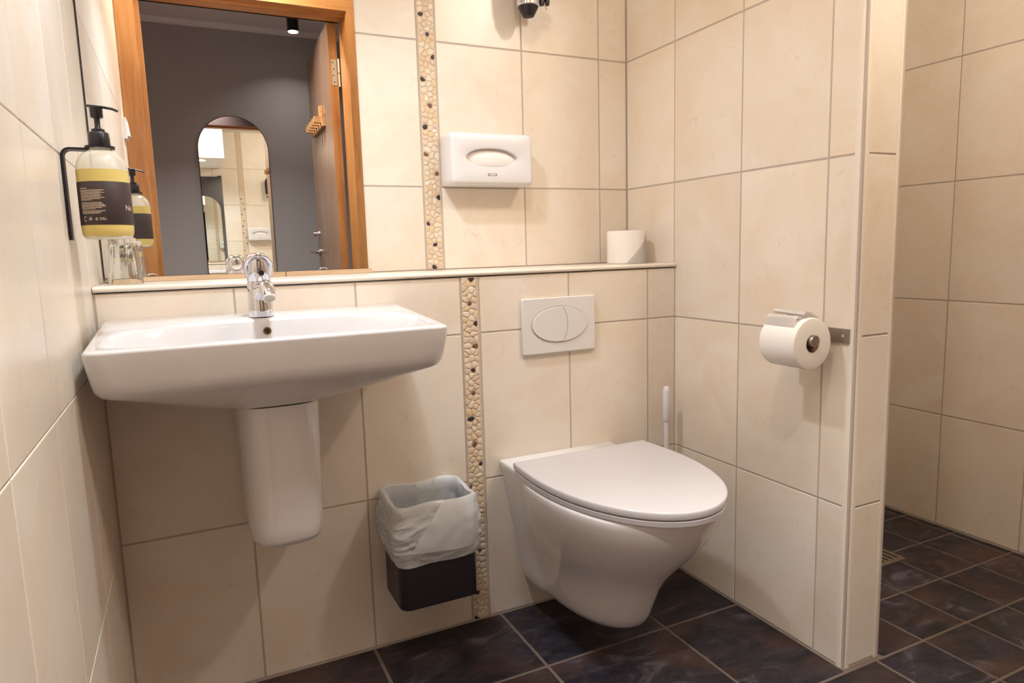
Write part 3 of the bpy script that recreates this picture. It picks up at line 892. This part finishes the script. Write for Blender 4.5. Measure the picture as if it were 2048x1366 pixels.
# ------------------------------------------------------------------ toilet brush
tb = thing('toilet_brush', 'white plastic toilet brush in its wall holder behind the toilet', 'toilet brush', (1.437, -0.052, 0.17))
bx_, by_ = 1.437, -0.052
obj('holder', lathe(bx_, by_, [(0.030, 0.172), (0.034, 0.176), (0.038, 0.29), (0.035, 0.29), (0.031, 0.180)], 28), M_WPLAST, tb, smooth=40)
obj('wall_bracket', box(bx_-0.02, bx_+0.02, -0.0145, -0.0006, 0.22, 0.27), M_WPLAST, tb)
obj('bristles', lathe(bx_, by_, [(0.012, 0.184), (0.026, 0.195), (0.026, 0.25), (0.010, 0.265)], 20), M_WPLAST, tb, smooth=60)
obj('rod', lathe(bx_, by_, [(0.0074, 0.263), (0.0074, 0.50)], 16), M_WPLAST, tb, smooth=40)
hn = obj('grip', lathe(bx_, by_, [(0.0095, 0.495), (0.0112, 0.498), (0.0112, 0.560), (0.0108, 0.580), (0.0102, 0.592), (0.007, 0.600), (0.002, 0.602)], 20), M_WPLAST, tb, smooth=50)
obj('hanging_hole', loft([ring_at((bx_-0.0025, by_-0.0100, 0.584), (-0.25, -1, 0), 0.003, 12, None, 0.006), ring_at((bx_-0.0027, by_-0.0108, 0.584), (-0.25, -1, 0), 0.0028, 12, None, 0.0058)]), M_FLUSH, hn, smooth=40)

# ------------------------------------------------------------------ toilet roll holder and its roll
RX, RZ = 1.425, 0.788
th = thing('roll_holder', 'brushed steel toilet roll holder screwed to the partition wall', 'roll holder', (W-0.001, -0.58, 0.80))
obj('plate', box(W-0.0055, W-0.0006, -0.606, -0.49, 0.785, 0.817), M_STEEL, th, bevel=0.0008)
obj('arm', box(RX-0.012, W-0.0056, -0.470, -0.465, 0.785, 0.817), M_STEEL, th, bevel=0.0008)
obj('arm_bend', box(W-0.0055, W-0.0006, -0.49, -0.465, 0.785, 0.817), M_STEEL, th)
obj('spindle', tube([(RX, -0.4655, 0.7945), (RX, -0.5850, 0.7945), (RX, -0.5868, 0.7945), (RX, -0.5872, 0.7945)], [0.0138, 0.0138, 0.0128, 0.0115], 28), M_STEEL, th, smooth=40)
sc_ = obj('screw', loft([ring_at((W-0.0056, -0.5925, 0.8012), (-1, 0, 0), 0.0042, 16), ring_at((W-0.0072, -0.5925, 0.8012), (-1, 0, 0), 0.0036, 16)]), M_CHROME, th, smooth=40)

def roll_mesh(c, axis, R_o, R_i, L_, n=56):
    c = Vector(c); ax = Vector(axis)
    rr = [(R_i, 0), (R_o-0.003, 0), (R_o-0.0008, 0.001), (R_o, 0.004), (R_o, L_-0.004), (R_o-0.0008, L_-0.001), (R_o-0.003, L_), (R_i, L_)]
    rings = [ring_at(c+ax*t, ax, r_*(1), n) for r_, t in rr]
    b = loft(rings+[rings[0]], None, False, False)
    bmesh.ops.remove_doubles(b, verts=b.verts, dist=1e-6)
    return b
tr_ = thing('toilet_roll', 'white toilet roll with folded end hanging on the steel holder', 'toilet roll', (RX, -0.53, RZ-0.058), )
obj('paper', roll_mesh((RX, -0.478, RZ), (0, -1, 0), 0.0585, 0.0205, 0.101), M_PAPER, tr_, smooth=40)
core = bmesh.new()
a_ = [ring_at((RX, -0.4785, RZ), (0, 1, 0), r_, 28) for r_ in (0.0204, 0.0190)]
b_ = [ring_at((RX, -0.5785, RZ), (0, 1, 0), r_, 28) for r_ in (0.0190, 0.0204)]
loft([a_[0], a_[1], b_[0], b_[1], a_[0]], core, False, False)
bmesh.ops.remove_doubles(core, verts=core.verts, dist=1e-6)
obj('core', core, M_CORE, tr_, smooth=40)
# end sheet, lifted off the top in two creased layers
def sheet(profile, y0, y1, th_=0.0008, skew=0.0, name='loose_sheet'):
    bm = bmesh.new()
    top = [[(x+skew*s, y0+(y1-y0)*s, z+dz*s) for s in (0, 0.25, 0.5, 0.75, 1.0)] for x, z, dz in profile]
    loft(top, bm, False, False, closed=False)
    bmesh.ops.solidify(bm, geom=bm.faces, thickness=th_)
    return obj(name, bm, M_PAPER, tr_, smooth=50)
arcp = lambda deg, e=0.0: (RX+(0.0590+e)*math.cos(math.radians(deg)), RZ+(0.0590+e)*math.sin(math.radians(deg)))
sheet([(*arcp(40), 0), (*arcp(60, 0.001), 0), (*arcp(76, 0.006), 0), (*arcp(88, 0.012), 0.0), (*arcp(99, 0.016), -0.001)], -0.482, -0.572)
sheet([(*arcp(100, 0.0165), -0.001), (*arcp(106, 0.013), -0.003), (*arcp(103, 0.008), -0.003), (*arcp(96, 0.004), -0.001)], -0.482, -0.570)
sheet([(*arcp(108, 0.003), 0), (*arcp(116, 0.0115), 0), (*arcp(121, 0.0125), -0.002), (*arcp(125, 0.009), -0.003), (*arcp(138, 0.0008), -0.001)], -0.482, -0.566)

# ------------------------------------------------------------------ spare roll on the ledge
SXC, SYC = 1.418, 0.120
st = thing('toilet_roll', 'spare white toilet roll standing upright on the ledge in the corner', 'toilet roll', (SXC, SYC, LED+0.0005))
obj('paper', roll_mesh((SXC, SYC, LED+0.0006), (0, 0, 1), 0.060, 0.0205, 0.0995), M_PAPER, st, smooth=40)
core = bmesh.new()
a_ = [ring_at((SXC, SYC, LED+0.0012), (0, 0, 1), r_, 28) for r_ in (0.0204, 0.0190)]
b_ = [ring_at((SXC, SYC, LED+0.0995), (0, 0, 1), r_, 28) for r_ in (0.0190, 0.0204)]
loft([a_[0], a_[1], b_[0], b_[1], a_[0]], core, False, False)
bmesh.ops.remove_doubles(core, verts=core.verts, dist=1e-6)
obj('core', core, M_CORE, st, smooth=40)
# glued end flap: a triangle of paper wrapped on the outside with a diagonal edge
bm = bmesh.new()
cols = []
for i in range(17):
    a = math.radians(-128+i*5.6)
    t = i/16
    zt = LED+0.0008+0.092*t
    cols.append([(SXC+0.0611*math.cos(a), SYC+0.0611*math.sin(a), LED+0.0008+(zt-LED-0.0008)*s) for s in (0, 0.5, 0.92, 1.0)])
loft(cols, bm, False, False, closed=False)
bmesh.ops.solidify(bm, geom=bm.faces, thickness=0.0012)
obj('end_flap', bm, M_PAPER, st, smooth=30)

# ------------------------------------------------------------------ tissue dispenser
td = thing('tissue_dispenser', 'white plastic tissue dispenser with oval slot beside the pebble border', 'dispenser', (0.993, D-0.001, 1.202))
tcx, tcz, thw, thh = 0.993, 1.2725, 0.1265, 0.0715
NT = 128
def tr2(hw_, hh_, r, y, dz=0):
    return [(tcx+polar_rrect(hw_, hh_, r, 2*PI*i/NT)*math.cos(2*PI*i/NT), y, tcz+dz+polar_rrect(hw_, hh_, r, 2*PI*i/NT)*math.sin(2*PI*i/NT)) for i in range(NT)]
def lens(sa, sb, y, dz=0, dx=0.0):
    o_ = []
    for i in range(NT):
        a = 2*PI*i/NT
        # pointed oval in polar form
        c, s = math.cos(a), math.sin(a)
        lo, hi = 0.0, 0.2
        for _ in range(26):
            t = (lo+hi)/2
            x, z = abs(c)*t/sa, abs(s)*t/sb
            if x < 1 and z < (1-x**2.4)**0.64: lo = t
            else: hi = t
        o_.append((tcx-0.002+dx+lo*c, y, tcz+dz+lo*s))
    return o_
obj('housing', loft([tr2(thw, thh, 0.010, D-0.0008), tr2(thw, thh, 0.012, 0.172), tr2(thw-0.002, thh-0.0022, 0.012, 0.1655), tr2(thw-0.006, thh-0.006, 0.012, 0.1620), tr2(thw-0.011, thh-0.010, 0.010, 0.1604),
                     lens(0.090, 0.037, 0.1600, -0.004), lens(0.0815, 0.0272, 0.1615, 0.0025), lens(0.0800, 0.0258, 0.1655, 0.003), lens(0.0798, 0.0255, 0.178, 0.003)], None, True, True), M_WPLAST, td, smooth=35)
obj('tissue', loft([lens(0.0785, 0.0246, 0.1775, 0.003), lens(0.060, 0.019, 0.1725, 0.002), lens(0.035, 0.010, 0.170, 0.001)]), M_PAPER, td, smooth=60)
em = obj('emblem', box(0.9745, 1.0025, 0.1594, 0.1606, 1.2250, 1.2318), M_GREYP, td)
obj('emblem_print', box(0.9795, 0.9975, 0.1589, 0.1600, 1.2265, 1.2303), M_FLUSH, em)

# ------------------------------------------------------------------ soap bottle in its wall bracket
SBX, SBY = 0.0600, -0.22
sb = thing('soap_bottle', 'frosted pump bottle of yellow soap hanging on the left wall', 'soap bottle', (SBX, SBY, 1.054))
def shell(prof, n=40): return lathe(SBX, SBY, prof, n)
obj('bottle', lathe(SBX, SBY, [(0.0410, 1.1740), (0.0406, 1.178), (0.0385, 1.188), (0.0340, 1.197), (0.0272, 1.204), (0.0190, 1.2085), (0.0165, 1.2105), (0.0162, 1.216)], 40, None, False, False), M_FROST, sb, smooth=50)
obj('bottle_base', lathe(SBX, SBY, [(0.028, 1.0543), (0.0355, 1.0550), (0.0375, 1.0570), (0.0388, 1.0595)], 40, None, True, False), M_FROST, sb, smooth=50)
obj('liquid', lathe(SBX, SBY, [(0.030, 1.0556), (0.0380, 1.0590), (0.0400, 1.0630), (0.0408, 1.069), (0.0410, 1.075), (0.0410, 1.1738), (0.002, 1.1739)], 40), M_SOAP, sb, smooth=40)
lab = lathe(SBX, SBY, [(0.0413, 1.0785), (0.0414, 1.0787), (0.0414, 1.1525), (0.0413, 1.1527)], 48, None, False, False)
la = obj('label', lab, M_LABEL, sb, smooth=40)
# print on the label: angle measured on the bottle, 0 = towards the camera
A0 = math.atan2(CAM.y-SBY, CAM.x-SBX)
def wrap(bm, quads, r=0.04165):
    for q in quads:
        bm.faces.new([bm.verts.new((SBX+r*math.cos(A0+u/r), SBY+r*math.sin(A0+u/r), z)) for u, z in q])
rnd = random.Random(4)
bm = bmesh.new()
def textline(u0, width, z, h):
    u = u0
    while u < u0+width:
        wd = rnd.uniform(0.0012, 0.0040)
        wd = min(wd, u0+width-u)
        wrap(bm, [[(u, z), (u+wd, z), (u+wd, z+h), (u, z+h)]])
        u += wd+0.0007
textline(-0.0430, 0.014, 1.1402, 0.0013)
for z0_, nl in ((1.1372, 9), (1.1158, 6), (1.1020, 3)):
    for k in range(nl):
        wd = (0.041+rnd.uniform(-0.006, 0.002)) if k < nl-1 else rnd.uniform(0.008, 0.036)
        textline(-0.0430, wd, z0_-k*0.0021, 0.0010)
def wtext(s, u, z, size):
    cu = bpy.data.curves.new('print', 'FONT'); cu.body = s; cu.size = size
    ob = bpy.data.objects.new('print', cu); C.objects.link(ob)
    dg = bpy.context.evaluated_depsgraph_get()
    me = bpy.data.meshes.new_from_object(ob.evaluated_get(dg))
    r = 0.04168
    mp_ = [bm.verts.new((SBX+r*math.cos(A0+(u+v.co.x)/r), SBY+r*math.sin(A0+(u+v.co.x)/r), z+v.co.y)) for v in me.vertices]
    for p in me.polygons:
        try: bm.faces.new([mp_[i] for i in p.vertices])
        except ValueError: pass
    bpy.data.objects.remove(ob); bpy.data.curves.remove(cu); bpy.data.meshes.remove(me)
wtext('No', 0.0325, 1.104, 0.013)
wtext('e', -0.0185, 1.0862, 0.0095)
textline(-0.0115, 0.009, 1.0895, 0.0011); textline(-0.0115, 0.011, 1.0868, 0.0011)
# recycling triangle and open jar ring
for k in range(3):
    a = PI/2+2*PI*k/3; b = a+2*PI/3
    c0, c1 = (-0.0268+0.0035*math.cos(a), 1.0890+0.0035*math.sin(a)), (-0.0268+0.0035*math.cos(b), 1.0890+0.0035*math.sin(b))
    lerp = lambda t, s: (c0[0]+(c1[0]-c0[0])*t+(-0.0268-c0[0])*0+s*0, c0[1]+(c1[1]-c0[1])*t)
    p0, p1 = lerp(0.08, 0), lerp(0.82, 0)
    nx, ny = -(c1[1]-c0[1]), c1[0]-c0[0]; L_ = math.hypot(nx, ny); nx, ny = nx/L_*0.0006, ny/L_*0.0006
    wrap(bm, [[(p0[0]-nx, p0[1]-ny), (p1[0]-nx, p1[1]-ny), (p1[0]+nx, p1[1]+ny), (p0[0]+nx, p0[1]+ny)]])
for k in range(12):
    a = PI*0.25+1.5*PI*k/12; b = a+1.5*PI/12
    wrap(bm, [[(-0.0372+r_*math.cos(t), 1.0890+r_*1.3*math.sin(t)) for r_, t in ((0.0024, a), (0.0032, a), (0.0032, b), (0.0024, b))]])
obj('label_print', bm, M_PRINT, la)['kind'] = 'stuff'

pc = obj('pump_collar', lathe(SBX, SBY, [(0.0165, 1.2165), (0.0172, 1.2185), (0.0165, 1.2375), (0.0155, 1.2395), (0.0105, 1.2400), (0.0105, 1.2450), (0.0095, 1.2455)], 32), M_BLACK, sb, smooth=35)
obj('pump_stem', lathe(SBX, SBY, [(0.0062, 1.2455), (0.0046, 1.250), (0.0046, 1.262), (0.0056, 1.266)], 20), M_BLACK, pc, smooth=40)
obj('pump_head', lathe(SBX, SBY, [(0.0090, 1.2650), (0.0100, 1.2665), (0.0100, 1.2800), (0.0108, 1.2825), (0.0104, 1.2840)], 24), M_BLACK, pc, smooth=40)
obj('pump_spout', tube([(SBX-0.015, SBY+0.006, 1.2860), (SBX-0.005, SBY+0.002, 1.2845), (SBX+0.012, SBY-0.004, 1.2825), (SBX+0.026, SBY-0.009, 1.2795), (SBX+0.033, SBY-0.0115, 1.2760)], [0.006, 0.0085, 0.0060, 0.0042, 0.0036], 14, None, (0, 0, 1), 0.0022), M_BLACK, pc, smooth=50)

br = thing('bottle_bracket', 'black metal bracket on the left wall holding the soap bottle', 'bracket', (0.001, SBY, 1.05))
bm = bmesh.new()
pth = [(0.0028, 1.054), (0.0028, 1.198)] + [(0.0028+0.012-0.012*math.cos(a), 1.198+0.012*math.sin(a)) for a in [PI/2*i/6 for i in range(1, 7)]] + [(SBX-0.018, 1.210)]
vv = []
hwd = 0.0125
outer = [[(x, SBY-hwd, z), (x, SBY+hwd, z)] for x, z in pth]
rings = []
for i, (x, z) in enumerate(pth):
    p, q = pth[max(i-1, 0)], pth[min(i+1, len(pth)-1)]
    dx, dz = q[0]-p[0], q[1]-p[1]; L_ = math.hypot(dx, dz); nx, nz = dz/L_*0.0019, -dx/L_*0.0019
    rings.append([(x-nx, SBY-hwd, z-nz), (x-nx, SBY+hwd, z-nz), (x+nx, SBY+hwd, z+nz), (x+nx, SBY-hwd, z+nz)])
loft(rings, bm)
obj('strap', bm, M_BLACKM, br, smooth=30)
rg = [[(SBX+r_*math.cos(2*PI*i/36), SBY+r_*math.sin(2*PI*i/36), z) for i in range(36)] for r_, z in ((0.0175, 1.2122), (0.0235, 1.2122), (0.0235, 1.2160), (0.0175, 1.2160), (0.0175, 1.2122))]
b_ = loft(rg, None, False, False); bmesh.ops.remove_doubles(b_, verts=b_.verts, dist=1e-6)
obj('ring', b_, M_BLACKM, br, smooth=40)

# ------------------------------------------------------------------ drinking glass on the ledge
GXC, GYC = 0.056, 0.125
def flute(prof, nf=14, n=112):
    rings = []
    for r, z, am in prof:
        rings.append([(GXC+(r+am*(abs(math.sin(nf*PI*i/n))-0.5))*math.cos(2*PI*i/n), GYC+(r+am*(abs(math.sin(nf*PI*i/n))-0.5))*math.sin(2*PI*i/n), z) for i in range(n)])
    return loft(rings)
gl = thing('drinking_glass', 'clear fluted tumbler upside down on the ledge by the left wall', 'glass', (GXC, GYC, LED+0.0005))
g0 = LED+0.0006
obj('tumbler', flute([(0.0330, g0, 0), (0.0350, g0, 0), (0.0350, g0+0.012, 0), (0.0335, g0+0.025, 0.0003), (0.0290, g0+0.085, 0.0008), (0.0265, g0+0.102, 0.0020), (0.020, g0+0.104, 0.001), (0.005, g0+0.103, 0), (0.005, g0+0.090, 0), (0.0235, g0+0.090, 0), (0.0262, g0+0.082, 0), (0.0312, g0+0.022, 0), (0.0330, g0+0.0005, 0)]), M_GLASS, gl, smooth=40)

# ------------------------------------------------------------------ hair dryer at the top of the frame
HX, HY = 1.118, 0.165
hr = thing('hair_dryer', 'black hair dryer with chrome ring hanging nozzle down on the back wall', 'hair dryer', (HX, HY, 1.67))
obj('nozzle', loft([[(HX+r_*math.cos(2*PI*i/36), HY+r_*math.sin(2*PI*i/36), z) for i in range(36)] for r_, z in ((0.012, 1.676), (0.0150, 1.6705), (0.0165, 1.6708), (0.0180, 1.674), (0.0290, 1.694), (0.0290, 1.697))]), M_BLACK, hr, smooth=40)
obj('nozzle_mouth', lathe(HX, HY, [(0.0140, 1.6702), (0.0125, 1.6720)], 28), M_DARKGAP, hr)  # dark plug as the shade inside the nozzle
obj('chrome_ring', lathe(HX, HY, [(0.0300, 1.697), (0.0325, 1.699), (0.0325, 1.713), (0.0300, 1.715)], 36), M_CHROME, hr, smooth=40)
obj('barrel', lathe(HX, HY, [(0.032, 1.7155), (0.037, 1.725), (0.040, 1.80), (0.038, 1.86), (0.028, 1.885), (0.015, 1.892)], 36), M_BLACK, hr, smooth=50)
obj('handle', tube([(HX+0.030, HY, 1.80), (HX+0.085, HY-0.010, 1.815), (HX+0.145, HY-0.012, 1.82)], [0.020, 0.018, 0.017], 20), M_BLACK, hr, smooth=50)
hh = thing('dryer_holder', 'black wall holder with hooks beside the hair dryer nozzle', 'holder', (HX+0.05, D-0.001, 1.70))
obj('hook', lathe(HX+0.0425, HY, [(0.005, 1.7045), (0.0085, 1.706), (0.0095, 1.713), (0.0095, 1.735)], 20), M_BLACK, hh, smooth=40)
obj('hook', lathe(HX+0.061, HY, [(0.003, 1.7065), (0.0065, 1.708), (0.0078, 1.715), (0.0078, 1.735)], 20), M_BLACK, hh, smooth=40)
obj('hanging_loop', tube([(HX+0.049, HY-0.008, 1.712), (HX+0.050, HY-0.009, 1.703), (HX+0.0545, HY-0.009, 1.692)], 0.0014, 8), M_CORE, hh)
obj('arm', box(HX+0.034, HX+0.072, HY-0.010, D-0.0008, 1.735, 1.747), M_BLACK, hh, bevel=0.002)
